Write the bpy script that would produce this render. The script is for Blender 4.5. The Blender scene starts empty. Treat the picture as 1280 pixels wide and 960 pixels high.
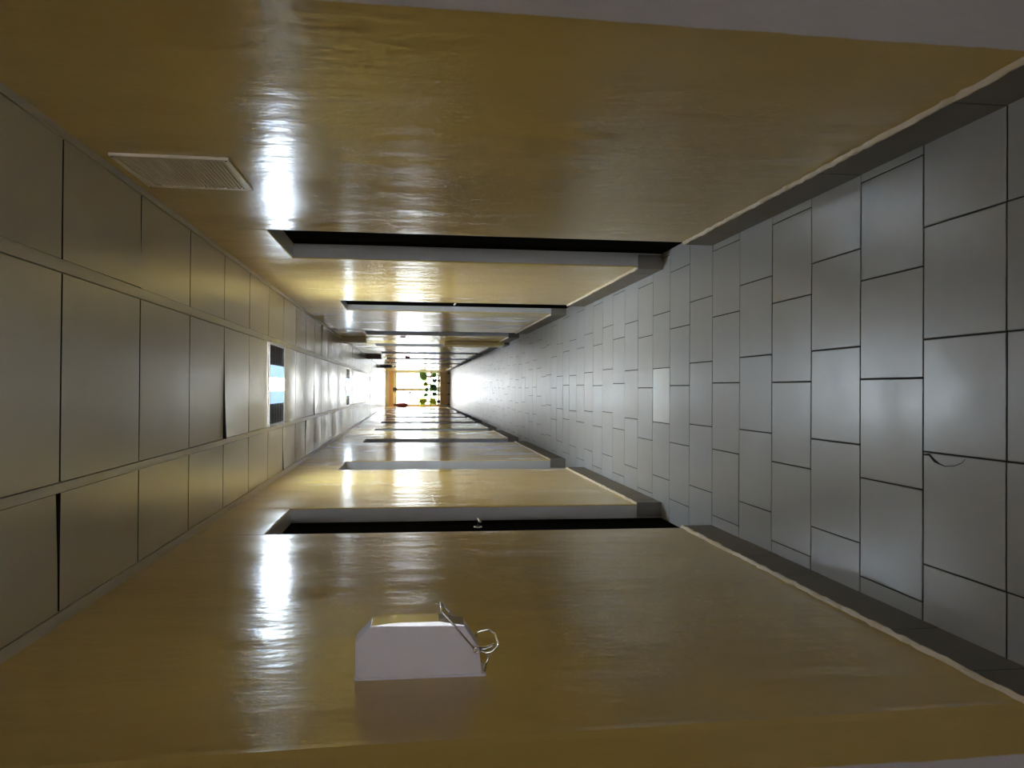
import bpy, bmesh, math, random
from mathutils import Vector, Matrix
random.seed(7)
S = bpy.context.scene
C = S.collection

# ------------------------------------------------------------------ layout
H = 1.52                      # eye height
WR, WL = 0.753, -0.693        # painted wall planes
BR, BL = 0.741, -0.681        # skirting faces
CZ = 2.533                    # ceiling
Y0, Y1 = -6.0, 32.0           # corridor ends
TP, TY = 0.3353, 1.8652       # floor tile pitch, a row line
PP, PY = 0.6767, 2.465        # ceiling panel pitch, a seam
DOORS = [(3.88, 4.70, 2.205), (6.90, 7.74, 2.135), (10.42, 11.2, 2.14), (13.3, 14.1, 2.14), (16.25, 17.05, 2.14),
         (19.45, 20.25, 2.14), (22.8, 23.6, 2.14), (26.9, 27.7, 2.14)]

# ------------------------------------------------------------------ materials
def mat(name, col, rough=0.5, metal=0.0, spec=0.5, emit=None, estr=0.0, coat=0.0, coat_r=0.1):
    m = bpy.data.materials.new(name); m.use_nodes = True
    b = m.node_tree.nodes['Principled BSDF']
    b.inputs['Base Color'].default_value = (*col, 1)
    b.inputs['Roughness'].default_value = rough
    b.inputs['Metallic'].default_value = metal
    b.inputs['Specular IOR Level'].default_value = spec
    b.inputs['Coat Weight'].default_value = coat
    b.inputs['Coat Roughness'].default_value = coat_r
    if emit:
        b.inputs['Emission Color'].default_value = (*emit, 1)
        b.inputs['Emission Strength'].default_value = estr
    return m

def N(m, typ, **kw):
    n = m.node_tree.nodes.new(typ)
    for k, v in kw.items(): setattr(n, k, v)
    return n

def noise(m, scale, vec_scale=(1, 1, 1), detail=3.0, rough=0.5):
    L = m.node_tree.links
    g = N(m, 'ShaderNodeNewGeometry'); mp = N(m, 'ShaderNodeMapping')
    mp.inputs['Scale'].default_value = vec_scale
    t = N(m, 'ShaderNodeTexNoise'); t.inputs['Scale'].default_value = scale
    t.inputs['Detail'].default_value = detail; t.inputs['Roughness'].default_value = rough
    L.new(g.outputs['Position'], mp.inputs['Vector']); L.new(mp.outputs['Vector'], t.inputs['Vector'])
    return t.outputs['Fac']

def mixcol(m, fac, a, b):
    L = m.node_tree.links
    x = N(m, 'ShaderNodeMix', data_type='RGBA')
    x.inputs[6].default_value = (*a, 1) if isinstance(a, tuple) else (0, 0, 0, 1)
    x.inputs[7].default_value = (*b, 1) if isinstance(b, tuple) else (0, 0, 0, 1)
    if not isinstance(a, tuple): L.new(a, x.inputs[6])
    if not isinstance(b, tuple): L.new(b, x.inputs[7])
    L.new(fac, x.inputs[0])
    return x.outputs[2]

def ramp(m, fac, lo, hi):
    r = N(m, 'ShaderNodeMapRange'); r.inputs[1].default_value = lo; r.inputs[2].default_value = hi
    m.node_tree.links.new(fac, r.inputs[0]); return r.outputs[0]

def bump(m, layers):
    """layers: [(height socket, strength, distance)] chained into the BSDF normal."""
    L = m.node_tree.links; prev = None
    for h, s, d in layers:
        b = N(m, 'ShaderNodeBump'); b.inputs['Strength'].default_value = s; b.inputs['Distance'].default_value = d
        L.new(h, b.inputs['Height'])
        if prev: L.new(prev, b.inputs['Normal'])
        prev = b.outputs['Normal']
    L.new(prev, m.node_tree.nodes['Principled BSDF'].inputs['Normal'])

def setcol(m, sock): m.node_tree.links.new(sock, m.node_tree.nodes['Principled BSDF'].inputs['Base Color'])

YEL = (0.60, 0.43, 0.12); WHT = (0.78, 0.75, 0.78)
def wall_paint(name, y_edge):
    m = mat(name, YEL, rough=0.2, spec=0.5)
    L = m.node_tree.links
    g = N(m, 'ShaderNodeNewGeometry'); sp = N(m, 'ShaderNodeSeparateXYZ')
    L.new(g.outputs['Position'], sp.inputs[0])
    n1 = noise(m, 9.0, (1, 1, 1), 6, 0.65)
    ad = N(m, 'ShaderNodeMath', operation='MULTIPLY_ADD'); ad.inputs[1].default_value = 0.022; L.new(n1, ad.inputs[0]); L.new(sp.outputs['Y'], ad.inputs[2])
    zs = N(m, 'ShaderNodeMath', operation='MULTIPLY_ADD'); zs.inputs[1].default_value = 0.012; L.new(sp.outputs['Z'], zs.inputs[0]); L.new(ad.outputs[0], zs.inputs[2])
    edge = ramp(m, zs.outputs[0], y_edge + 0.020, y_edge + 0.027)
    vary = mixcol(m, noise(m, 1.6, (1, 1, 0.5), 4), (0.56, 0.40, 0.105), (0.65, 0.47, 0.135))
    setcol(m, mixcol(m, edge, WHT, vary))
    r = N(m, 'ShaderNodeMapRange'); L.new(noise(m, 3.0, (1, 1, 0.4), 5), r.inputs[0])
    r.inputs[1].default_value = 0.3; r.inputs[2].default_value = 0.7; r.inputs[3].default_value = 0.14; r.inputs[4].default_value = 0.27
    L.new(r.outputs[0], m.node_tree.nodes['Principled BSDF'].inputs['Roughness'])
    bump(m, [(noise(m, 3.2, (1, 1.6, 0.55), 3, 0.5), 0.35, 0.02), (noise(m, 30, (1, 1, 0.6), 3, 0.6), 0.22, 0.005), (noise(m, 150, (1, 1, 1), 2), 0.10, 0.001)])
    return m
M_WALLR = wall_paint('yellow_enamel_right', 1.575)
M_WALLL = wall_paint('yellow_enamel_left', 1.418)
M_JAMB = mat('grey_jamb_paint', (0.52, 0.51, 0.50), 0.35)
bump(M_JAMB, [(noise(M_JAMB, 25), 0.1, 0.003)])
M_WHITE = mat('white_wall_paint', (0.7, 0.7, 0.69), 0.4)
M_DOOR = mat('black_door_paint', (0.006, 0.0055, 0.005), 1.0, spec=0.0)
M_STEEL = mat('brushed_steel', (0.62, 0.60, 0.57), 0.22, metal=1.0)
M_CHROME = mat('chrome_wire', (0.55, 0.52, 0.48), 0.12, metal=1.0)
M_CEIL = mat('satin_ceiling_panel', (0.60, 0.555, 0.45), 0.27, metal=0.35)
setcol(M_CEIL, mixcol(M_CEIL, noise(M_CEIL, 2.5), (0.56, 0.515, 0.415), (0.64, 0.595, 0.49)))
bump(M_CEIL, [(noise(M_CEIL, 4.0, (1.5, 0.8, 1), 2), 0.12, 0.012)])
M_TBAR = mat('satin_ceiling_strip', (0.58, 0.54, 0.45), 0.33, metal=0.25)
M_VOID = mat('dark_void', (0.012, 0.011, 0.010), 0.9)
def tile_mat(name, a, b, r0=0.285, r1=0.40):
    m = mat(name, a, 0.3, spec=0.5)
    L = m.node_tree.links
    setcol(m, mixcol(m, noise(m, 9.0, (1, 1, 1), 3, 0.5), a, b))
    bump(m, [(noise(m, 6, (0.8, 1.4, 1), 2), 0.05, 0.008), (noise(m, 120, (1, 1, 1), 2), 0.06, 0.001)])
    r = N(m, 'ShaderNodeMapRange'); L.new(noise(m, 4.0, (1, 1, 1), 3, 0.5), r.inputs[0])
    r.inputs[1].default_value = 0.2; r.inputs[2].default_value = 0.8; r.inputs[3].default_value = r0; r.inputs[4].default_value = r1
    L.new(r.outputs[0], m.node_tree.nodes['Principled BSDF'].inputs['Roughness'])
    return m
M_TILES = [tile_mat('grey_floor_tile', (0.345, 0.342, 0.332), (0.375, 0.372, 0.362)),
           tile_mat('grey_floor_tile_cooler', (0.355, 0.357, 0.355), (0.385, 0.387, 0.385)),
           tile_mat('grey_floor_tile_warmer', (0.345, 0.338, 0.322), (0.375, 0.368, 0.35))]
M_TILE_PALE = tile_mat('pale_replacement_tile', (0.56, 0.56, 0.53), (0.60, 0.60, 0.57))
M_GROUT = mat('dark_grout', (0.022, 0.017, 0.014), 0.85)
M_SKIRT = tile_mat('skirting_tile', (0.15, 0.132, 0.108), (0.19, 0.168, 0.138), 0.5, 0.6)
M_PLASTER = mat('pale_plaster_bead', (0.72, 0.60, 0.42), 0.45)
bump(M_PLASTER, [(noise(M_PLASTER, 60), 0.6, 0.006)])
M_PLASTIC = mat('white_plastic', (0.58, 0.52, 0.53), 0.35)
M_CREAM = mat('cream_plastic', (0.80, 0.70, 0.52), 0.4)
M_WOOD = mat('orange_wood', (0.55, 0.33, 0.13), 0.35)
setcol(M_WOOD, mixcol(M_WOOD, noise(M_WOOD, 6, (8, 1, 1)), (0.50, 0.29, 0.11), (0.62, 0.38, 0.16)))
M_BROWN = mat('brown_wood', (0.20, 0.13, 0.07), 0.5)
setcol(M_BROWN, mixcol(M_BROWN, noise(M_BROWN, 5, (1, 1, 9)), (0.26, 0.19, 0.12), (0.38, 0.29, 0.19)))
M_FRAME = mat('white_window_paint', (0.78, 0.77, 0.74), 0.3)
M_GLASS = bpy.data.materials.new('window_glass'); M_GLASS.use_nodes = True
_nt = M_GLASS.node_tree; _nt.nodes.clear()
_o = _nt.nodes.new('ShaderNodeOutputMaterial'); _mx = _nt.nodes.new('ShaderNodeMixShader'); _tr = _nt.nodes.new('ShaderNodeBsdfTransparent'); _gl = _nt.nodes.new('ShaderNodeBsdfGlossy')
_mx.inputs[0].default_value = 0.07; _gl.inputs['Roughness'].default_value = 0.02
_nt.links.new(_tr.outputs[0], _mx.inputs[1]); _nt.links.new(_gl.outputs[0], _mx.inputs[2]); _nt.links.new(_mx.outputs[0], _o.inputs[0])
M_LAMP = mat('blue_diffuser', (0.35, 0.6, 0.85), 0.3, emit=(0.33, 0.58, 0.95), estr=0.28)
M_TUBE = mat('lit_tube', (0.9, 0.9, 0.9), 0.4, emit=(0.80, 0.91, 1.0), estr=66.0)
M_TUBE2 = mat('lit_tube_far', (0.9, 0.9, 0.9), 0.4, emit=(0.80, 0.91, 1.0), estr=34.0)
M_UNLIT = mat('unlit_diffuser', (0.55, 0.56, 0.58), 0.25)
M_LOUV = mat('dark_louver_metal', (0.16, 0.15, 0.15), 0.25, metal=0.8)

# ------------------------------------------------------------------ mesh helpers
def build(name, bm, mats, parent=None, smooth=False, bevel=0.0, kind=None, loc=None):
    if bevel:
        bmesh.ops.bevel(bm, geom=[e for e in bm.edges if len(e.link_faces) == 2 and e.calc_face_angle(0) > 0.5], offset=bevel, segments=2, profile=0.5, affect='EDGES', clamp_overlap=True)
    bmesh.ops.recalc_face_normals(bm, faces=bm.faces)
    me = bpy.data.meshes.new(name); bm.to_mesh(me); bm.free()
    for m in (mats if isinstance(mats, (list, tuple)) else [mats]): me.materials.append(m)
    if smooth:
        for p in me.polygons: p.use_smooth = True
    o = bpy.data.objects.new(name, me); C.objects.link(o)
    if parent:
        o.parent = parent
        if parent.type == 'EMPTY' or True:
            o.matrix_parent_inverse = parent.matrix_basis.inverted()
    if kind: o['kind'] = kind
    return o

def box(bm, x0, x1, y0, y1, z0, z1, mi=0):
    v = [bm.verts.new((x, y, z)) for x in (x0, x1) for y in (y0, y1) for z in (z0, z1)]
    fs = [(0, 1, 3, 2), (4, 6, 7, 5), (0, 4, 5, 1), (2, 3, 7, 6), (0, 2, 6, 4), (1, 5, 7, 3)]
    out = []
    for f in fs:
        q = bm.faces.new([v[i] for i in f]); q.material_index = mi; out.append(q)
    return out   # order: x0, x1, y0, y1, z0, z1 faces

def prism_y(bm, pts, y0, y1, mi=0):
    a = [bm.verts.new((x, y0, z)) for x, z in pts]; b = [bm.verts.new((x, y1, z)) for x, z in pts]
    bm.faces.new(a).material_index = mi; bm.faces.new(b[::-1]).material_index = mi
    n = len(pts)
    for i in range(n):
        bm.faces.new([a[i], b[i], b[(i + 1) % n], a[(i + 1) % n]]).material_index = mi

def tube(bm, pts, r, seg=8, closed=False):
    pts = [Vector(p) for p in pts]; n = len(pts); rings = []
    ref = Vector((0.3, 0.2, 1)).normalized()
    for i, p in enumerate(pts):
        a = pts[(i - 1) % n] if (closed or i > 0) else p
        b = pts[(i + 1) % n] if (closed or i < n - 1) else p
        t = (b - a).normalized()
        u = t.cross(ref)
        if u.length < 1e-3: u = t.cross(Vector((1, 0, 0)))
        u.normalize(); w = t.cross(u)
        rr = r[i] if isinstance(r, (list, tuple)) else r
        rings.append([bm.verts.new(p + (u * math.cos(k * 2 * math.pi / seg) + w * math.sin(k * 2 * math.pi / seg)) * rr) for k in range(seg)])
    for i in range(n if closed else n - 1):
        A, B = rings[i], rings[(i + 1) % n]
        for k in range(seg): bm.faces.new([A[k], A[(k + 1) % seg], B[(k + 1) % seg], B[k]])
    if not closed:
        bm.faces.new(rings[0]); bm.faces.new(rings[-1][::-1])

def lathe(bm, prof, c, seg=20, mi=0):
    rings = [[bm.verts.new((c[0] + r * math.cos(k * 2 * math.pi / seg), c[1] + r * math.sin(k * 2 * math.pi / seg), c[2] + z)) for k in range(seg)] for r, z in prof]
    for A, B in zip(rings, rings[1:]):
        for k in range(seg): bm.faces.new([A[k], A[(k + 1) % seg], B[(k + 1) % seg], B[k]]).material_index = mi
    bm.faces.new(rings[0][::-1]).material_index = mi; bm.faces.new(rings[-1]).material_index = mi

def soften(pts, k=3):
    """round the corners of a polyline (Chaikin)"""
    pts = [Vector(p) for p in pts]
    for _ in range(k):
        q = [pts[0]]
        for a, b in zip(pts, pts[1:]): q += [a.lerp(b, 0.25), a.lerp(b, 0.75)]
        pts = q + [pts[-1]]
    return pts

def thing(name, label, cat, loc=(0, 0, 0), group=None):
    o = bpy.data.objects.new(name, None); C.objects.link(o); o.location = loc
    bpy.context.view_layer.update()
    o['label'] = label; o['category'] = cat
    if group: o['group'] = group
    o.empty_display_size = 0.1
    return o
def tag(o, label, cat, group=None):
    o['label'] = label; o['category'] = cat
    if group: o['group'] = group
    return o

# ------------------------------------------------------------------ floor
bm = bmesh.new()
XF0, XF1 = WL - 0.20, WR + 0.20
box(bm, XF0, XF1, Y0, Y1, -0.06, -0.003, 4)
fixed = {-1: 0.158, 0: 0.158, 1: 0.043, 2: 0.155, 3: 0.038, 4: 0.157, 5: 0.040, 6: 0.152, 7: 0.030, 8: 0.138, 9: 0.018, 10: 0.14}
k0 = math.floor((Y0 - TY) / TP); k1 = math.ceil((Y1 - TY) / TP)
G = 0.0022
for k in range(k0, k1):
    ya, yb = TY + k * TP, TY + (k + 1) * TP
    ph = fixed.get(k, (0.15 if k % 2 == 0 else 0.03) + random.uniform(-0.02, 0.02) + (random.choice([0, 0, 0, 0.11]) if k > 11 else 0))
    j = math.floor((XF0 - ph) / TP)
    gy = G * (1.3 if k < 2 else 1.0)
    while ph + j * TP < XF1:
        xa, xb = max(ph + j * TP, XF0), min(ph + (j + 1) * TP, XF1); j += 1
        if xb - xa < 0.01: continue
        tw = random.uniform(-0.0008, 0.0008); tilt = [random.uniform(-0.0004, 0.0003) + (tw if i < 2 else -tw) for i in range(4)]
        cs = [(xa + G, ya + gy), (xb - G, ya + gy), (xb - G, yb - gy), (xa + G, yb - gy)]
        mi = random.choice([0, 0, 1, 2])
        if k == 8 and abs(xa - (0.138 - TP)) < 0.02: mi = 3
        b4 = 0.0018
        top = [bm.verts.new((x + (b4 if i in (0, 3) else -b4), y + (b4 if i < 2 else -b4), t)) for i, ((x, y), t) in enumerate(zip(cs, tilt))]
        mid = [bm.verts.new((x, y, t - 0.0012)) for (x, y), t in zip(cs, tilt)]
        low = [bm.verts.new((x, y, -0.004)) for x, y in cs]
        bm.faces.new(top).material_index = mi
        for i in range(4):
            i2 = (i + 1) % 4
            bm.faces.new([mid[i], mid[i2], top[i2], top[i]]).material_index = mi
            bm.faces.new([low[i], low[i2], mid[i2], mid[i]]).material_index = mi
# the crack and chipped corner of one near tile
cr = [(-0.186, 2.196, 0.002), (-0.184, 2.17, 0.004), (-0.200, 2.146, 0.005), (-0.207, 2.125, 0.0022), (-0.212, 2.10, 0.0012), (-0.207, 2.06, 0.001), (-0.196, 2.03, 0.001), (-0.184, 2.016, 0.001)]
prev = None
for i, (x, y, w) in enumerate(cr):
    d = Vector(cr[min(i + 1, len(cr) - 1)][:2]) - Vector(cr[max(i - 1, 0)][:2]); d.normalize()
    nrm = Vector((-d.y, d.x)) * w
    pr = [bm.verts.new((x + nrm.x, y + nrm.y, 0.0012)), bm.verts.new((x - nrm.x, y - nrm.y, 0.0012))]
    if prev: bm.faces.new([prev[0], prev[1], pr[1], pr[0]]).material_index = 4
    prev = pr
build('floor', bm, M_TILES + [M_TILE_PALE, M_GROUT], kind='structure')

# ------------------------------------------------------------------ ceiling
bm = bmesh.new()
box(bm, WL - 0.2, WR + 0.2, Y0, Y1 + 0.2, CZ + 0.10, CZ + 0.2, 2)
for x0, x1 in ((0.335, 0.372), (-0.308, -0.28), (WL, WL + 0.035), (WR - 0.024, WR)):
    box(bm, x0, x1, Y0, Y1, CZ - 0.001, CZ + 0.02, 1)
cols = [(WL + 0.037, -0.3105), (-0.2775, 0.3325), (0.3745, WR - 0.026)]
LIGHT_K = (5, 15, 25, 35)
ka, kb = math.floor((Y0 - PY) / PP), math.ceil((Y1 - PY) / PP)
for k in range(ka, kb):
    for ci, (xa, xb) in enumerate(cols):
        if ci == 1 and k in LIGHT_K: continue
        ya, yb = max(Y0, PY + k * PP) + 0.0055, min(Y1, PY + (k + 1) * PP) - 0.0055
        sag = random.uniform(0.0004, 0.0014) * random.choice([1, 1, -0.6])
        if k > 5: sag *= 2.2
        corner = [random.uniform(0, 0.0015) for _ in range(4)]
        if random.random() < 0.12: corner[random.randrange(4)] += 0.008
        shrink = 0.0
        if ci == 0 and k == -1: shrink = 0.022
        if ci == 1 and k == 3: corner[0] += 0.016
        n = 8; grid = []
        for a in range(n + 1):
            row = []
            for b in range(n + 1):
                u, v = a / n, b / n
                z = CZ + 0.004 - sag * math.sin(math.pi * u) * math.sin(math.pi * v) * 1.5 - sag * math.sin(math.pi * v)
                z -= corner[0] * (1 - u) ** 2 * (1 - v) ** 2 + corner[1] * u ** 2 * (1 - v) ** 2 + corner[2] * u ** 2 * v ** 2 + corner[3] * (1 - u) ** 2 * v ** 2
                y = ya + (yb - ya) * v - shrink * max(0, u) ** 1.6 * v
                row.append(bm.verts.new((xa + (xb - xa) * u, y, z)))
            grid.append(row)
        up = [[None] * (n + 1) for _ in range(n + 1)]
        for a in range(n):
            for b in range(n):
                f = bm.faces.new([grid[a][b], grid[a][b + 1], grid[a + 1][b + 1], grid[a + 1][b]]); f.smooth = True
        # turned-up edges of the tray, coloured dark to deepen the shade in the seams
        rim = [grid[a][0] for a in range(n + 1)] + [grid[n][b] for b in range(1, n + 1)] + [grid[a][n] for a in range(n - 1, -1, -1)] + [grid[0][b] for b in range(n - 1, 0, -1)]
        top = [bm.verts.new((v.co.x, v.co.y, CZ + 0.022)) for v in rim]
        for i in range(len(rim)):
            i2 = (i + 1) % len(rim)
            bm.edges.get((rim[i], rim[i2])).smooth = False
            bm.faces.new([rim[i], rim[i2], top[i2], top[i]]).material_index = 2
ceil = build('ceiling', bm, [M_CEIL, M_TBAR, M_VOID], kind='structure')

# ------------------------------------------------------------------ walls with door recesses
def make_wall(name, X, sgn, paint):
    bm = bmesh.new(); T = 0.26
    def piece(y0, y1, z0, z1, ridge=False):
        b = bmesh.new()
        xs = (X, X + T) if sgn > 0 else (X - T, X)
        fs = box(b, xs[0], xs[1], y0, y1, z0, z1, 1)
        fs[0 if sgn > 0 else 1].material_index = 0
        bmesh.ops.recalc_face_normals(b, faces=b.faces)
        es = [e for e in b.edges if all(abs(v.co.x - X) < 1e-5 for v in e.verts)]
        bmesh.ops.bevel(b, geom=es, offset=0.006, segments=2, profile=0.5, affect='EDGES', material=0)
        if ridge:   # plaster line and the slightly receding plaster nearer than it
            for yy in (1.40, 1.60, 1.625, 1.645, 1.66):
                bmesh.ops.bisect_plane(b, geom=b.verts[:] + b.edges[:] + b.faces[:], plane_co=(0, yy, 0), plane_no=(0, 1, 0.035))
            for v in b.verts:
                if abs(v.co.x - X) < 0.02:
                    s = v.co.y + 0.035 * v.co.z
                    if s < 1.618: v.co.x -= 0.002 + 0.020 * max(0, (1.618 - s) / 0.2) if s > 1.3 else 0.034
                    elif s < 1.64: v.co.x += 0.001
        me = bpy.data.meshes.new('t'); b.to_mesh(me); b.free(); bm.from_mesh(me); bpy.data.meshes.remove(me)
    y = Y0
    for i, (a, b_, hd) in enumerate(DOORS):
        piece(y, a, 0, CZ + 0.1, ridge=(sgn < 0 and i == 0))
        piece(a - 0.0, b_ + 0.0, hd, CZ + 0.1)
        y = b_
    piece(y, Y1, 0, CZ + 0.1)
    # dark room space behind every leaf
    for a, b_, hd in DOORS:
        xs = (X + sgn * 0.20, X + sgn * 0.25)
        box(bm, min(xs), max(xs), a - 0.05, b_ + 0.05, 0, hd + 0.05, 2)
    me = bpy.data.meshes.new(name); bm.to_mesh(me); bm.free()
    for m in (paint, M_JAMB, M_VOID): me.materials.append(m)
    o = bpy.data.objects.new(name, me); C.objects.link(o); o['kind'] = 'structure'
    return o
make_wall('wall_right', WR, 1, M_WALLR)
make_wall('wall_left', WL, -1, M_WALLL)
bm = bmesh.new()
GX0, GX1, GZ0, GZ1 = -0.48, 0.54, 0.10, 2.15     # unseen glazed opening, added to light surfaces facing the viewer
for x0, x1, z0, z1 in ((WL - 0.26, GX0, 0, CZ + 0.1), (GX1, WR + 0.26, 0, CZ + 0.1), (GX0, GX1, 0, GZ0), (GX0, GX1, GZ1, CZ + 0.1)):
    box(bm, x0, x1, Y0 - 0.1, Y0, z0, z1)
build('wall_back', bm, M_WHITE, kind='structure')
w2 = bpy.data.objects.new('added_fill_window', None); C.objects.link(w2); w2['kind'] = 'structure'
bm = bmesh.new()
for x0, x1, z0, z1 in ((GX0, GX0 + 0.06, GZ0, GZ1), (GX1 - 0.06, GX1, GZ0, GZ1), (GX0, GX1, GZ0, GZ0 + 0.08), (GX0, GX1, GZ1 - 0.06, GZ1), (GX0, GX1, 1.0, 1.06)):
    box(bm, x0, x1, Y0 - 0.08, Y0 - 0.03, z0, z1)
build('window_frame', bm, M_FRAME, w2, bevel=0.003)
for z0, z1 in ((GZ0 + 0.08, 1.0), (1.06, GZ1 - 0.06)):
    bm = bmesh.new(); box(bm, GX0 + 0.06, GX1 - 0.06, Y0 - 0.06, Y0 - 0.054, z0, z1); build('window_pane', bm, M_GLASS, w2)

# skirting
def make_skirt(name, X, F, sgn, joint0):
    bm = bmesh.new(); HT = 0.152
    segs = []; y = Y0
    for a, b_, hd in DOORS: segs.append((y, a)); y = b_
    segs.append((y, Y1))
    for si, (a, b_) in enumerate(segs):
        xs = (min(X, F) , max(X, F))
        # backing in dark grout, then the tiles proud of it
        box(bm, xs[0] + (0.001 if sgn > 0 else 0), xs[1] - (0 if sgn > 0 else 0.001), a, b_, 0, HT, 1)
        k = math.floor((a - joint0) / TP)
        while joint0 + k * TP < b_:
            ya, yb = max(a, joint0 + k * TP), min(b_, joint0 + (k + 1) * TP); k += 1
            if yb - ya < 0.02: continue
            dx = random.uniform(-0.0008, 0.0008)
            box(bm, xs[0] + (dx if sgn > 0 else 0), xs[1] + (0 if sgn > 0 else dx), ya + 0.002, yb - 0.002, 0.001, HT + random.uniform(-0.002, 0.002), 0)
        # returns into the door recess
        if si > 0:
            x2 = (X, X + sgn * 0.075); box(bm, min(x2), max(x2), a - 0.010, a, 0.001, HT, 0)
            x2 = (F, X); box(bm, min(x2), max(x2), a - 0.010, a + 0.001, 0.001, HT, 0)
        # uneven plaster bead along the top edge
        n = max(2, int((b_ - a) / (0.035 if a < 9 else 0.2)))
        ring = []
        for i in range(n + 1):
            yy = a + (b_ - a) * i / n
            w = 0.012 + random.uniform(-0.002, 0.003); h = 0.006 + random.uniform(-0.002, 0.005)
            ring.append([bm.verts.new((X, yy, HT - 0.001)), bm.verts.new((X - sgn * w, yy, HT - 0.001)), bm.verts.new((X - sgn * w, yy, HT + h * 0.5)), bm.verts.new((X - sgn * w * 0.6, yy, HT + h)), bm.verts.new((X, yy, HT + h * 1.5))])
        for r0, r1 in zip(ring, ring[1:]):
            for i in range(5):
                bm.faces.new([r0[i], r0[(i + 1) % 5], r1[(i + 1) % 5], r1[i]]).material_index = 2
        bm.faces.new(ring[0]).material_index = 2; bm.faces.new(ring[-1]).material_index = 2
    build(name, bm, [M_SKIRT, M_GROUT, M_PLASTER], kind='structure')
make_skirt('baseboard_right', WR, BR, 1, 1.866)
make_skirt('baseboard_left', WL, BL, -1, 1.79)

# ------------------------------------------------------------------ door leaves
def make_door(num, X, sgn, a, b_, hd, setback, handle_y):
    bm = bmesh.new()
    xs = (X + sgn * setback, X + sgn * (setback + 0.042))
    box(bm, min(xs), max(xs), a + 0.004, b_ - 0.004, 0.004, hd - 0.004)
    # two raised fields on the leaf
    xf = (X + sgn * (setback - 0.004), X + sgn * setback)
    for z0, z1 in ((0.18, 0.95), (1.15, hd - 0.18)):
        box(bm, min(xf), max(xf), a + 0.14, b_ - 0.14, z0, z1)
    d = build('door_%d' % num, bm, M_DOOR, kind='structure', bevel=0.002)
    bm = bmesh.new()
    x = X + sgn * setback; hz = 1.145
    tube(bm, [(x, handle_y, hz), (x - sgn * 0.010, handle_y, hz)], 0.024, 16)
    tube(bm, soften([(x - sgn * 0.008, handle_y, hz), (x - sgn * 0.052, handle_y, hz), (x - sgn * 0.054, handle_y - 0.02, hz), (x - sgn * 0.050, handle_y - 0.11, hz - 0.004)], 2), 0.009, 10)
    build('door_handle', bm, M_STEEL, parent=d, smooth=True)
n = 1
for i, (a, b_, hd) in enumerate(DOORS):
    make_door(n, WR, 1, a, b_, hd, (0.085, 0.055, 0.055, 0.07, 0.12, 0.12, 0.12, 0.12)[i], a + 0.16 if i == 1 else a + 0.09); n += 1
    make_door(n, WL, -1, a, b_, hd, 0.083 if i == 0 else 0.125, b_ - 0.27 if i == 0 else b_ - 0.09); n += 1

# ------------------------------------------------------------------ end wall and window
bm = bmesh.new()
WX0, WX1 = -0.66, 0.69
ZS, ZH = 0.39, 2.255
box(bm, WL - 0.26, WR + 0.26, Y1, Y1 + 0.22, 2.40, CZ + 0.1)
box(bm, WL - 0.26, WR + 0.26, Y1, Y1 + 0.22, 0, ZS)
box(bm, WL - 0.26, WX0, Y1, Y1 + 0.22, ZS, 2.40)
box(bm, WX1, WR + 0.26, Y1, Y1 + 0.22, ZS, 2.40)
build('wall_end', bm, M_WHITE, kind='structure')
win = bpy.data.objects.new('window_1', None); C.objects.link(win); win['kind'] = 'structure'
bm = bmesh.new(); box(bm, WX0 - 0.03, WX1 + 0.03, Y1 - 0.03, Y1 + 0.16, ZH, 2.40)
build('window_head', bm, M_WOOD, win, bevel=0.004)
bm = bmesh.new(); box(bm, WL + 0.002, WX0 + 0.01, Y1 - 0.02, Y1 + 0.10, ZS, ZH); build('window_post', bm, M_WOOD, win, bevel=0.004)
bm = bmesh.new()
for x0, x1, z0, z1 in ((WX0 + 0.01, WX1, 2.10, ZH - 0.001), (WX0 + 0.01, WX1, ZS, ZS + 0.07), (WX0 + 0.01, WX0 + 0.07, ZS, ZH), (WX1 - 0.06, WX1, ZS, ZH), (-0.085, 0.045, ZS, ZH), (WX0, WX1, 0.72, 0.77)):
    box(bm, x0, x1, Y1 + 0.03, Y1 + 0.10, z0, z1)
wf = build('window_frame', bm, M_FRAME, win, bevel=0.004)
for x0, x1 in ((WX0 + 0.07, -0.085), (0.045, WX1 - 0.06)):
    for z0, z1 in ((ZS + 0.07, 0.72), (0.77, 2.10)):
        bm = bmesh.new(); box(bm, x0, x1, Y1 + 0.06, Y1 + 0.066, z0, z1); build('window_pane', bm, M_GLASS, win)
bm = bmesh.new(); box(bm, -0.17, -0.14, Y1 + 0.0, Y1 + 0.03, 1.55, 1.62); box(bm, -0.19, -0.12, Y1 + 0.02, Y1 + 0.05, 1.57, 1.60)
box(bm, -0.20, -0.10, Y1 + 0.045, Y1 + 0.06, 1.54, 1.63)
build('window_handle', bm, M_LOUV, win)
bm = bmesh.new(); box(bm, WX0, WX1, Y1 - 0.14, Y1 + 0.03, 0.722, 0.765); build('window_sill', bm, M_BROWN, win, bevel=0.004)

# wooden bench under the window
bench = thing('plant_bench', 'low brown wooden bench with dark legs under the end window', 'bench', (0.03, 31.72, 0))
bm = bmesh.new(); box(bm, -0.64, 0.70, 31.50, 31.96, 0.36, 0.388); build('top_board', bm, M_BROWN, bench, bevel=0.004)
for x0, x1 in ((-0.62, -0.21), (-0.20, 0.24), (0.25, 0.68)):
    bm = bmesh.new(); box(bm, x0, x1, 31.52, 31.54, 0.10, 0.359); build('front_board', bm, M_BROWN, bench, bevel=0.003)
for x in (-0.60, -0.205, 0.245, 0.64):
    bm = bmesh.new(); box(bm, x - 0.022, x + 0.022, 31.545, 31.60, 0, 0.359); build('leg', bm, M_VOID, bench, bevel=0.003)

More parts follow.
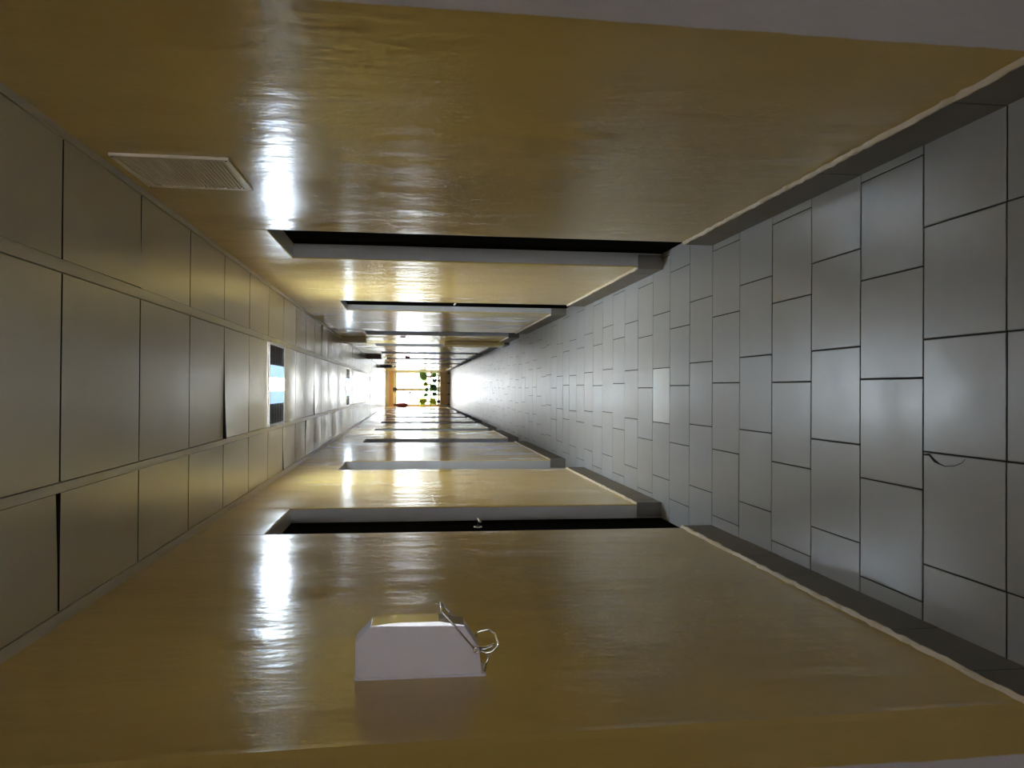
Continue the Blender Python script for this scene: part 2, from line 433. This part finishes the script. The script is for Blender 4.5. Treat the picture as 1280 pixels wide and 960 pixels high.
# potted plants
def leaf_mat(n, c):
    m = mat(n, c, 0.4); b = m.node_tree.nodes['Principled BSDF']
    b.inputs['Subsurface Weight'].default_value = 0.0
    b.inputs['Transmission Weight'].default_value = 0.0
    L = m.node_tree.links; out = m.node_tree.nodes['Material Output']
    t = N(m, 'ShaderNodeBsdfTranslucent'); t.inputs['Color'].default_value = (c[0] * 1.2, c[1] * 1.2, c[2], 1)
    mx = N(m, 'ShaderNodeMixShader'); mx.inputs[0].default_value = 0.45
    L.new(b.outputs[0], mx.inputs[1]); L.new(t.outputs[0], mx.inputs[2]); L.new(mx.outputs[0], out.inputs['Surface'])
    return m
M_LIME = leaf_mat('lime_leaf', (0.42, 0.52, 0.06)); M_GREEN = leaf_mat('green_leaf', (0.17, 0.36, 0.09)); M_DARKG = leaf_mat('dark_leaf', (0.07, 0.18, 0.07))
M_SOIL = mat('potting_soil', (0.03, 0.02, 0.012), 0.95)
M_POTW = mat('white_pot', (0.75, 0.74, 0.72), 0.35); M_POTO = mat('terracotta_pot', (0.60, 0.24, 0.06), 0.6); M_POTD = mat('dark_pot', (0.02, 0.02, 0.022), 0.5)
def plant(label, x, y, z, pr, ph, spread, height, leafm, potm, nl, leaf, pname='potted_plant'):
    t = thing(pname, label, 'plant', (x, y, z), None)
    bm = bmesh.new()
    lathe(bm, [(pr * 0.72, 0), (pr * 0.98, ph * 0.85), (pr * 1.05, ph * 0.86), (pr * 1.05, ph), (pr * 0.93, ph), (pr * 0.90, ph * 0.9)], (x, y, z), 20)
    build('pot', bm, potm, t, smooth=False)
    bm = bmesh.new(); lathe(bm, [(pr * 0.905, ph * 0.88), (pr * 0.905, ph * 0.91)], (x, y, z), 20); build('soil', bm, M_SOIL, t)
    stems = bmesh.new(); lv = bmesh.new()
    for s in range(nl * 3):
        ang = random.uniform(0, 6.28); rad = spread * math.sqrt(random.random()); hz = ph + (height - ph) * random.uniform(0.25, 1)
        tip = Vector((x + rad * math.cos(ang), min(y + rad * math.sin(ang) * 0.45, 31.93), z + hz))
        base = Vector((x + 0.25 * pr * math.cos(ang), y + 0.25 * pr * math.sin(ang), z + ph * 0.9))
        mid = base.lerp(tip, 0.55) + Vector((0, 0, 0.06 * height))
        tube(stems, [base, mid, tip], [0.004, 0.003, 0.0015], 5)
        for q in range(3):
            p = mid.lerp(tip, 0.4 + 0.3 * q)
            d = Vector((random.uniform(-1, 1), random.uniform(-0.5, 0.4), random.uniform(-0.5, 0.7))).normalized()
            sd = d.cross(Vector((0.2, 1, 0.3))).normalized(); up = d.cross(sd)
            Lf = leaf * random.uniform(0.9, 1.5); w = Lf * 0.34
            pts = [p, p + d * Lf * .35 + sd * w + up * .012, p + d * Lf * .75 + sd * w * .6, p + d * Lf - up * .01, p + d * Lf * .75 - sd * w * .6, p + d * Lf * .35 - sd * w + up * .012]
            for P in pts: P.y = min(P.y, 31.975)
            m1, m2 = lv.verts.new(p + d * Lf * .35), lv.verts.new(p + d * Lf * .75)
            v = [lv.verts.new(a) for a in pts]
            lv.faces.new([v[0], v[1], m1]); lv.faces.new([v[0], m1, v[5]]); lv.faces.new([v[1], v[2], m2, m1]); lv.faces.new([m1, m2, v[4], v[5]]); lv.faces.new([v[2], v[3], m2]); lv.faces.new([m2, v[3], v[4]])
    build('stem', stems, M_GREEN, t); build('foliage', lv, leafm, t)
    return t
plant('bushy green plant in an orange pot on the window sill, right end', 0.50, 31.915, 0.765, 0.055, 0.10, 0.13, 0.42, M_GREEN, M_POTO, 30, 0.075)
plant('lime green plant in a white pot on the window sill beside the orange pot', 0.20, 31.915, 0.765, 0.05, 0.09, 0.075, 0.26, M_LIME, M_POTW, 18, 0.06)
plant('small dark green plant in a white pot on the middle of the window sill', -0.02, 31.915, 0.765, 0.045, 0.08, 0.055, 0.20, M_DARKG, M_POTW, 14, 0.05)
plant('thin green plant in a white pot on the sill beside the tall lime plant', -0.24, 31.915, 0.765, 0.04, 0.08, 0.055, 0.26, M_GREEN, M_POTW, 9, 0.05)
plant('tall lime green plant in a white pot on the window sill, left end', -0.49, 31.915, 0.765, 0.05, 0.09, 0.10, 0.45, M_LIME, M_POTW, 26, 0.07)
plant('green plant in a white pot on the bench, right end', 0.56, 31.70, 0.388, 0.06, 0.12, 0.06, 0.32, M_GREEN, M_POTW, 14, 0.055)
plant('dark green plant in a black pot on the bench near its right end', 0.34, 31.70, 0.388, 0.06, 0.10, 0.06, 0.30, M_DARKG, M_POTD, 16, 0.05)
plant('large dark leafy plant in a white pot on the middle of the bench', 0.06, 31.70, 0.388, 0.07, 0.11, 0.085, 0.36, M_DARKG, M_POTW, 44, 0.075)
plant('mid green plant in a white pot on the bench left of the large dark plant', -0.20, 31.70, 0.388, 0.06, 0.10, 0.055, 0.30, M_GREEN, M_POTW, 16, 0.05)
plant('lime leafed plant in a black pot on the bench, left end', -0.49, 31.70, 0.388, 0.07, 0.12, 0.075, 0.36, M_LIME, M_POTD, 30, 0.07)

# ------------------------------------------------------------------ ceiling lights
def ceiling_light(k, lamp, label):
    ya, yb = PY + k * PP + 0.004, PY + (k + 1) * PP - 0.004
    xa, xb = -0.281, 0.336
    t = thing('ceiling_light', label, 'ceiling light', ((xa + xb) / 2, (ya + yb) / 2, CZ), 'recessed lights in the panelled ceiling')
    bm = bmesh.new(); f = 0.022
    for x0, x1, y0, y1 in ((xa, xb, ya, ya + f), (xa, xb, yb - f, yb), (xa, xa + f, ya + f, yb - f), (xb - f, xb, ya + f, yb - f)):
        box(bm, x0, x1, y0, y1, CZ - 0.006, CZ + 0.05)
    build('frame', bm, M_STEEL, t, bevel=0.002)
    bm = bmesh.new(); box(bm, xa + 0.01, xb - 0.01, ya + 0.01, yb - 0.01, CZ + 0.055, CZ + 0.075); build('housing', bm, M_LOUV, t)
    bm = bmesh.new()
    x0, x1 = -0.114, 0.172; xm = (x0 + x1) / 2; hw = 0.044
    for sx0, sx1, z0_, z1_ in ((x0, xm - hw - 0.004, CZ + 0.003, CZ - 0.009), (xm + hw + 0.004, x1, CZ - 0.009, CZ + 0.003)):
        prism_y(bm, [(sx0, z0_), (sx1, z1_), (sx1, CZ + 0.03), (sx0, CZ + 0.03)], ya + f, yb - f)
    build('diffuser', bm, M_LAMP if lamp else M_UNLIT, t)
    bm = bmesh.new()
    prism_y(bm, [(xm + hw * math.cos(a * math.pi / 10), CZ + 0.008 - 0.014 * math.sin(a * math.pi / 10)) for a in range(11)] + [(xm - hw, CZ + 0.03), (xm + hw, CZ + 0.03)], ya + f + 0.01, yb - f - 0.01)
    build('tube', bm, lamp or M_UNLIT, t)
    for x0, x1 in ((xa + f, -0.116), (0.174, xb - f)):
        bm = bmesh.new(); ns = 9
        for s in range(ns):
            yy = ya + f + (yb - ya - 2 * f) * (s + 0.5) / ns
            box(bm, x0, x1, yy - 0.004, yy + 0.004, CZ - 0.001, CZ + 0.052)
        box(bm, x0, x1, ya + f, yb - f, CZ + 0.030, CZ + 0.034)
        build('louver', bm, M_LOUV, t)
ceiling_light(5, M_TUBE, 'nearest ceiling light, lit bluish diffuser with dark louvers in chrome frame')
ceiling_light(15, M_TUBE2, 'second nearest ceiling light, further down the corridor, small and lit')
ceiling_light(25, None, 'third ceiling light along the corridor, dark strip in the far ceiling')
ceiling_light(35, None, 'farthest ceiling light, thin dark strip close to the end window')

# ------------------------------------------------------------------ vent grille, right wall
vent = thing('vent_grille', 'cream louvered vent grille on the yellow wall just below the ceiling', 'vent', (WR, 2.88, 2.118))
bm = bmesh.new(); va, vb, z0, z1 = 2.680, 3.083, 2.118, 2.490; f = 0.018; px = WR - 0.010
for y0, y1, q0, q1 in ((va, vb, z0, z0 + f), (va, vb, z1 - f, z1), (va, va + f, z0 + f, z1 - f), (vb - f, vb, z0 + f, z1 - f)):
    box(bm, px, WR, y0, y1, q0, q1)
build('frame', bm, M_CREAM, vent, bevel=0.003)
bm = bmesh.new(); ns = 26; prof = []
for k in range(ns):
    za = z0 + f + (z1 - z0 - 2 * f) * k / ns; zb = z0 + f + (z1 - z0 - 2 * f) * (k + 1) / ns
    prof += [(px + 0.0085, za + 0.0005), (px + 0.0020, za + 0.0035), (px + 0.0020, za + 0.0080), (px + 0.0085, zb - 0.0030)]
prism_y(bm, prof + [(WR - 0.0005, z1 - f), (WR - 0.0005, z0 + f)], va + f, vb - f)
build('louvers', bm, M_CREAM, vent)
for y in (va + 0.009, vb - 0.009):
    for z in (z0 + 0.009, z1 - 0.009):
        bm = bmesh.new(); tube(bm, [(px - 0.0015, y, z), (px + 0.002, y, z)], 0.0035, 10); build('screw', bm, M_LOUV, vent)

# ------------------------------------------------------------------ soap dispenser, left wall
dsp = thing('soap_dispenser', 'white soap dispenser with chrome elbow lever mounted on the left yellow wall', 'soap dispenser', (WL, 1.96, 1.34))
bm = bmesh.new()
prism_y(bm, [(WL + 0.004, 1.648), (-0.604, 1.648), (-0.568, 1.612), (-0.572, 1.390), (-0.626, 1.353), (WL + 0.004, 1.346)], 1.92, 1.995)
build('body', bm, M_PLASTIC, dsp, bevel=0.002)
bm = bmesh.new(); box(bm, WL - 0.008, WL + 0.005, 1.916, 1.999, 1.336, 1.650); build('backplate', bm, M_PLASTIC, dsp, bevel=0.0015)
bm = bmesh.new()
prism_y(bm, [(-0.5715, 1.614), (-0.5665, 1.611), (-0.5600, 1.56), (-0.5600, 1.45), (-0.5705, 1.389), (-0.5755, 1.387)], 1.922, 1.993)
build('front_panel', bm, mat('polished_front', (0.5, 0.49, 0.48), 0.10, metal=0.5), dsp, bevel=0.001)
bm = bmesh.new()
ya, yb = 1.914, 2.001
wire = [(-0.624, ya, 1.366), (-0.580, ya, 1.404), (-0.534, ya, 1.444), (-0.534, yb, 1.444), (-0.580, yb, 1.404), (-0.624, yb, 1.366)]
def corner(pts, r=0.006):
    out = [Vector(pts[0])]
    for a, b, c in zip(pts, pts[1:], pts[2:]):
        a, b, c = Vector(a), Vector(b), Vector(c)
        p, q = b + (a - b).normalized() * r, b + (c - b).normalized() * r
        for i in range(5):
            u = i / 4; out.append(p * (1 - u) ** 2 + b * 2 * u * (1 - u) + q * u * u)
    out.append(Vector(pts[-1])); return out
tube(bm, corner(wire), 0.0024, 10)
for yy in (ya, yb):     # coil eyes at the pivots
    tube(bm, [(-0.629 + 0.006 * math.cos(a * math.pi / 8), yy, 1.360 + 0.006 * math.sin(a * math.pi / 8)) for a in range(16)], 0.0022, 8, closed=True)
build('elbow_lever', bm, M_CHROME, dsp, smooth=True)
bm = bmesh.new()
low = [(-0.629, ya, 1.354), (-0.637, ya, 1.338), (-0.634, ya, 1.322), (-0.618, ya, 1.306), (-0.618, yb, 1.306), (-0.606, yb, 1.322), (-0.612, yb, 1.352), (-0.629, yb, 1.356)]
tube(bm, corner(low, 0.005), 0.0024, 10)
build('pump_loop', bm, M_CHROME, dsp, smooth=True)
bm = bmesh.new()
tube(bm, [(-0.640, 1.955, 1.358), (-0.640, 1.955, 1.334), (-0.634, 1.955, 1.318), (-0.628, 1.955, 1.312)], [0.007, 0.005, 0.0035, 0.003], 12)
tube(bm, [(-0.684, 1.925, 1.340), (-0.660, 1.925, 1.333), (-0.634, 1.93, 1.322)], [0.0035, 0.003, 0.002], 8)
build('nozzle', bm, M_CHROME, dsp, smooth=True)

# ------------------------------------------------------------------ small things far along the corridor
def wall_box(name, label, cat, x0, x1, y0, y1, z0, z1, m, bev, group=None):
    t = thing(name, label, cat, ((x0 + x1) / 2, (y0 + y1) / 2, z0), group)
    bm = bmesh.new(); box(bm, x0, x1, y0, y1, z0, z1); build('casing', bm, m, t, bevel=bev)
    bm = bmesh.new(); ns = 8
    for s in range(ns):
        zz = z0 + 0.04 + (z1 - z0 - 0.08) * s / (ns - 1)
        box(bm, x0 - 0.004, x0 + 0.002, y0 + 0.04, y1 - 0.04, zz - 0.008, zz + 0.004)
    build('louvers', bm, m, t)
M_TAN = mat('tan_casing', (0.46, 0.36, 0.17), 0.45); M_RUST = mat('brown_casing', (0.20, 0.10, 0.06), 0.5); M_DGREY = mat('dark_grey_casing', (0.06, 0.055, 0.06), 0.5)
wall_box('air_vent_box', 'tan rounded vent box high on the right wall, nearest of the far three', 'vent box', 0.675, WR, 11.66, 12.0, 2.185, 2.525, M_TAN, 0.02)
wall_box('air_vent_box', 'brown vent box high on the right wall, middle of the far three', 'vent box', 0.675, WR, 17.9, 18.3, 2.20, 2.525, M_RUST, 0.015)
wall_box('air_vent_box', 'dark grey vent box high on the right wall, closest to the window', 'vent box', 0.675, WR, 25.5, 25.9, 2.14, 2.525, M_DGREY, 0.015)

cab = thing('low_cabinet', 'low yellow cabinet with brown top against the right wall far away', 'cabinet', (0.70, 12.6, 0))
M_CAB = mat('yellow_cabinet_paint', (0.50, 0.38, 0.11), 0.4)
bm = bmesh.new(); box(bm, 0.692, BR - 0.002, 12.32, 12.92, 0.08, 0.985); build('body', bm, M_CAB, cab, bevel=0.004)
bm = bmesh.new(); box(bm, 0.686, BR - 0.002, 12.31, 12.93, 0.985, 1.015); build('top', bm, M_WOOD, cab, bevel=0.004)
bm = bmesh.new(); box(bm, 0.698, BR - 0.002, 12.33, 12.91, 0, 0.08); build('plinth', bm, M_DGREY, cab)
bm = bmesh.new(); tube(bm, [(0.692, 12.42, 0.7), (0.679, 12.42, 0.7)], 0.008, 10); build('knob', bm, M_STEEL, cab)

M_RED = mat('red_paint', (0.38, 0.05, 0.06), 0.4)
def plate(name, label, cat, x0, x1, y0, y1, z0, z1, m):
    t = thing(name, label, cat, ((x0 + x1) / 2, (y0 + y1) / 2, z0))
    bm = bmesh.new(); box(bm, x0, x1, y0, y1, z0, z1); build('casing', bm, m, t, bevel=0.006)
    bm = bmesh.new(); xm = x0 if x0 > 0 else x1; s = 1 if x0 > 0 else -1
    tube(bm, [(xm, (y0 + y1) / 2, (z0 + z1) / 2), (xm - s * 0.008, (y0 + y1) / 2, (z0 + z1) / 2)], 0.02, 12); build('button', bm, M_PLASTIC, t)
plate('call_point', 'small red alarm call point on the right wall far down the corridor', 'alarm box', WR - 0.045, WR + 0.004, 18.74, 18.88, 1.55, 1.67, M_RED)
plate('light_switch', 'small grey switch plate on the right wall before the tan vent box', 'switch', WR - 0.012, WR + 0.004, 11.45, 11.55, 1.60, 1.69, M_PLASTIC)

ext = thing('fire_extinguisher', 'red fire extinguisher hung high on the left wall beside the end window', 'fire extinguisher', (WL + 0.085, 30.6, 1.66))
bm = bmesh.new(); lathe(bm, [(0.060, 0), (0.072, 0.02), (0.072, 0.36), (0.06, 0.40), (0.028, 0.43), (0.028, 0.45)], (WL + 0.085, 30.6, 1.66), 20); build('cylinder', bm, M_RED, ext, smooth=True)
bm = bmesh.new(); lathe(bm, [(0.03, 0.45), (0.03, 0.50), (0.02, 0.52)], (WL + 0.085, 30.6, 1.66), 12)
tube(bm, [(WL + 0.085, 30.6, 2.16), (WL + 0.15, 30.55, 2.20)], 0.012, 8); build('valve', bm, M_DGREY, ext)
bm = bmesh.new(); box(bm, WL, WL + 0.016, 30.57, 30.63, 1.72, 2.05); build('bracket', bm, M_DGREY, ext)
bm = bmesh.new(); tube(bm, soften([(WL + 0.10, 30.56, 2.14), (WL + 0.17, 30.52, 2.1), (WL + 0.175, 30.52, 1.9), (WL + 0.165, 30.53, 1.75)], 2), 0.012, 8); build('hose', bm, M_DGREY, ext, smooth=True)

# ------------------------------------------------------------------ daylight, camera, view
w = bpy.data.worlds.new('overcast_sky'); S.world = w; w.use_nodes = True
bg = w.node_tree.nodes['Background']; bg.inputs[0].default_value = (0.90, 0.95, 1.0, 1); bg.inputs[1].default_value = 5.8

F, th, ya_, ro = 991.2, 0.12620044, 0.00729219, -0.00707482
ct, st, cy, sy = math.cos(th), math.sin(th), math.cos(ya_), math.sin(ya_)
fwd = Vector((sy * ct, cy * ct, -st)); right = Vector((cy, -sy, 0)); down = fwd.cross(right)
r_ = right * math.cos(ro) + down * math.sin(ro); d_ = -right * math.sin(ro) + down * math.cos(ro)
cam = bpy.data.cameras.new('camera'); cam.sensor_fit = 'HORIZONTAL'; cam.sensor_width = 36; cam.lens = F * 36 / 1280
cam.clip_start = 0.02; cam.clip_end = 200
co = bpy.data.objects.new('camera', cam); C.objects.link(co)
m3 = Matrix((d_, r_, -fwd)).transposed()
co.matrix_world = Matrix.Translation((0, 0, H)) @ m3.to_4x4()
S.camera = co
S.view_settings.view_transform = 'Standard'; S.view_settings.look = 'None'; S.view_settings.gamma = 1; S.view_settings.use_curve_mapping = False
S.view_settings.exposure = 1.88
S.cycles.max_bounces = 16; S.cycles.diffuse_bounces = 8; S.cycles.glossy_bounces = 12; S.cycles.transparent_max_bounces = 16
S.cycles.use_denoising = True
S.cycles.sample_clamp_indirect = 0
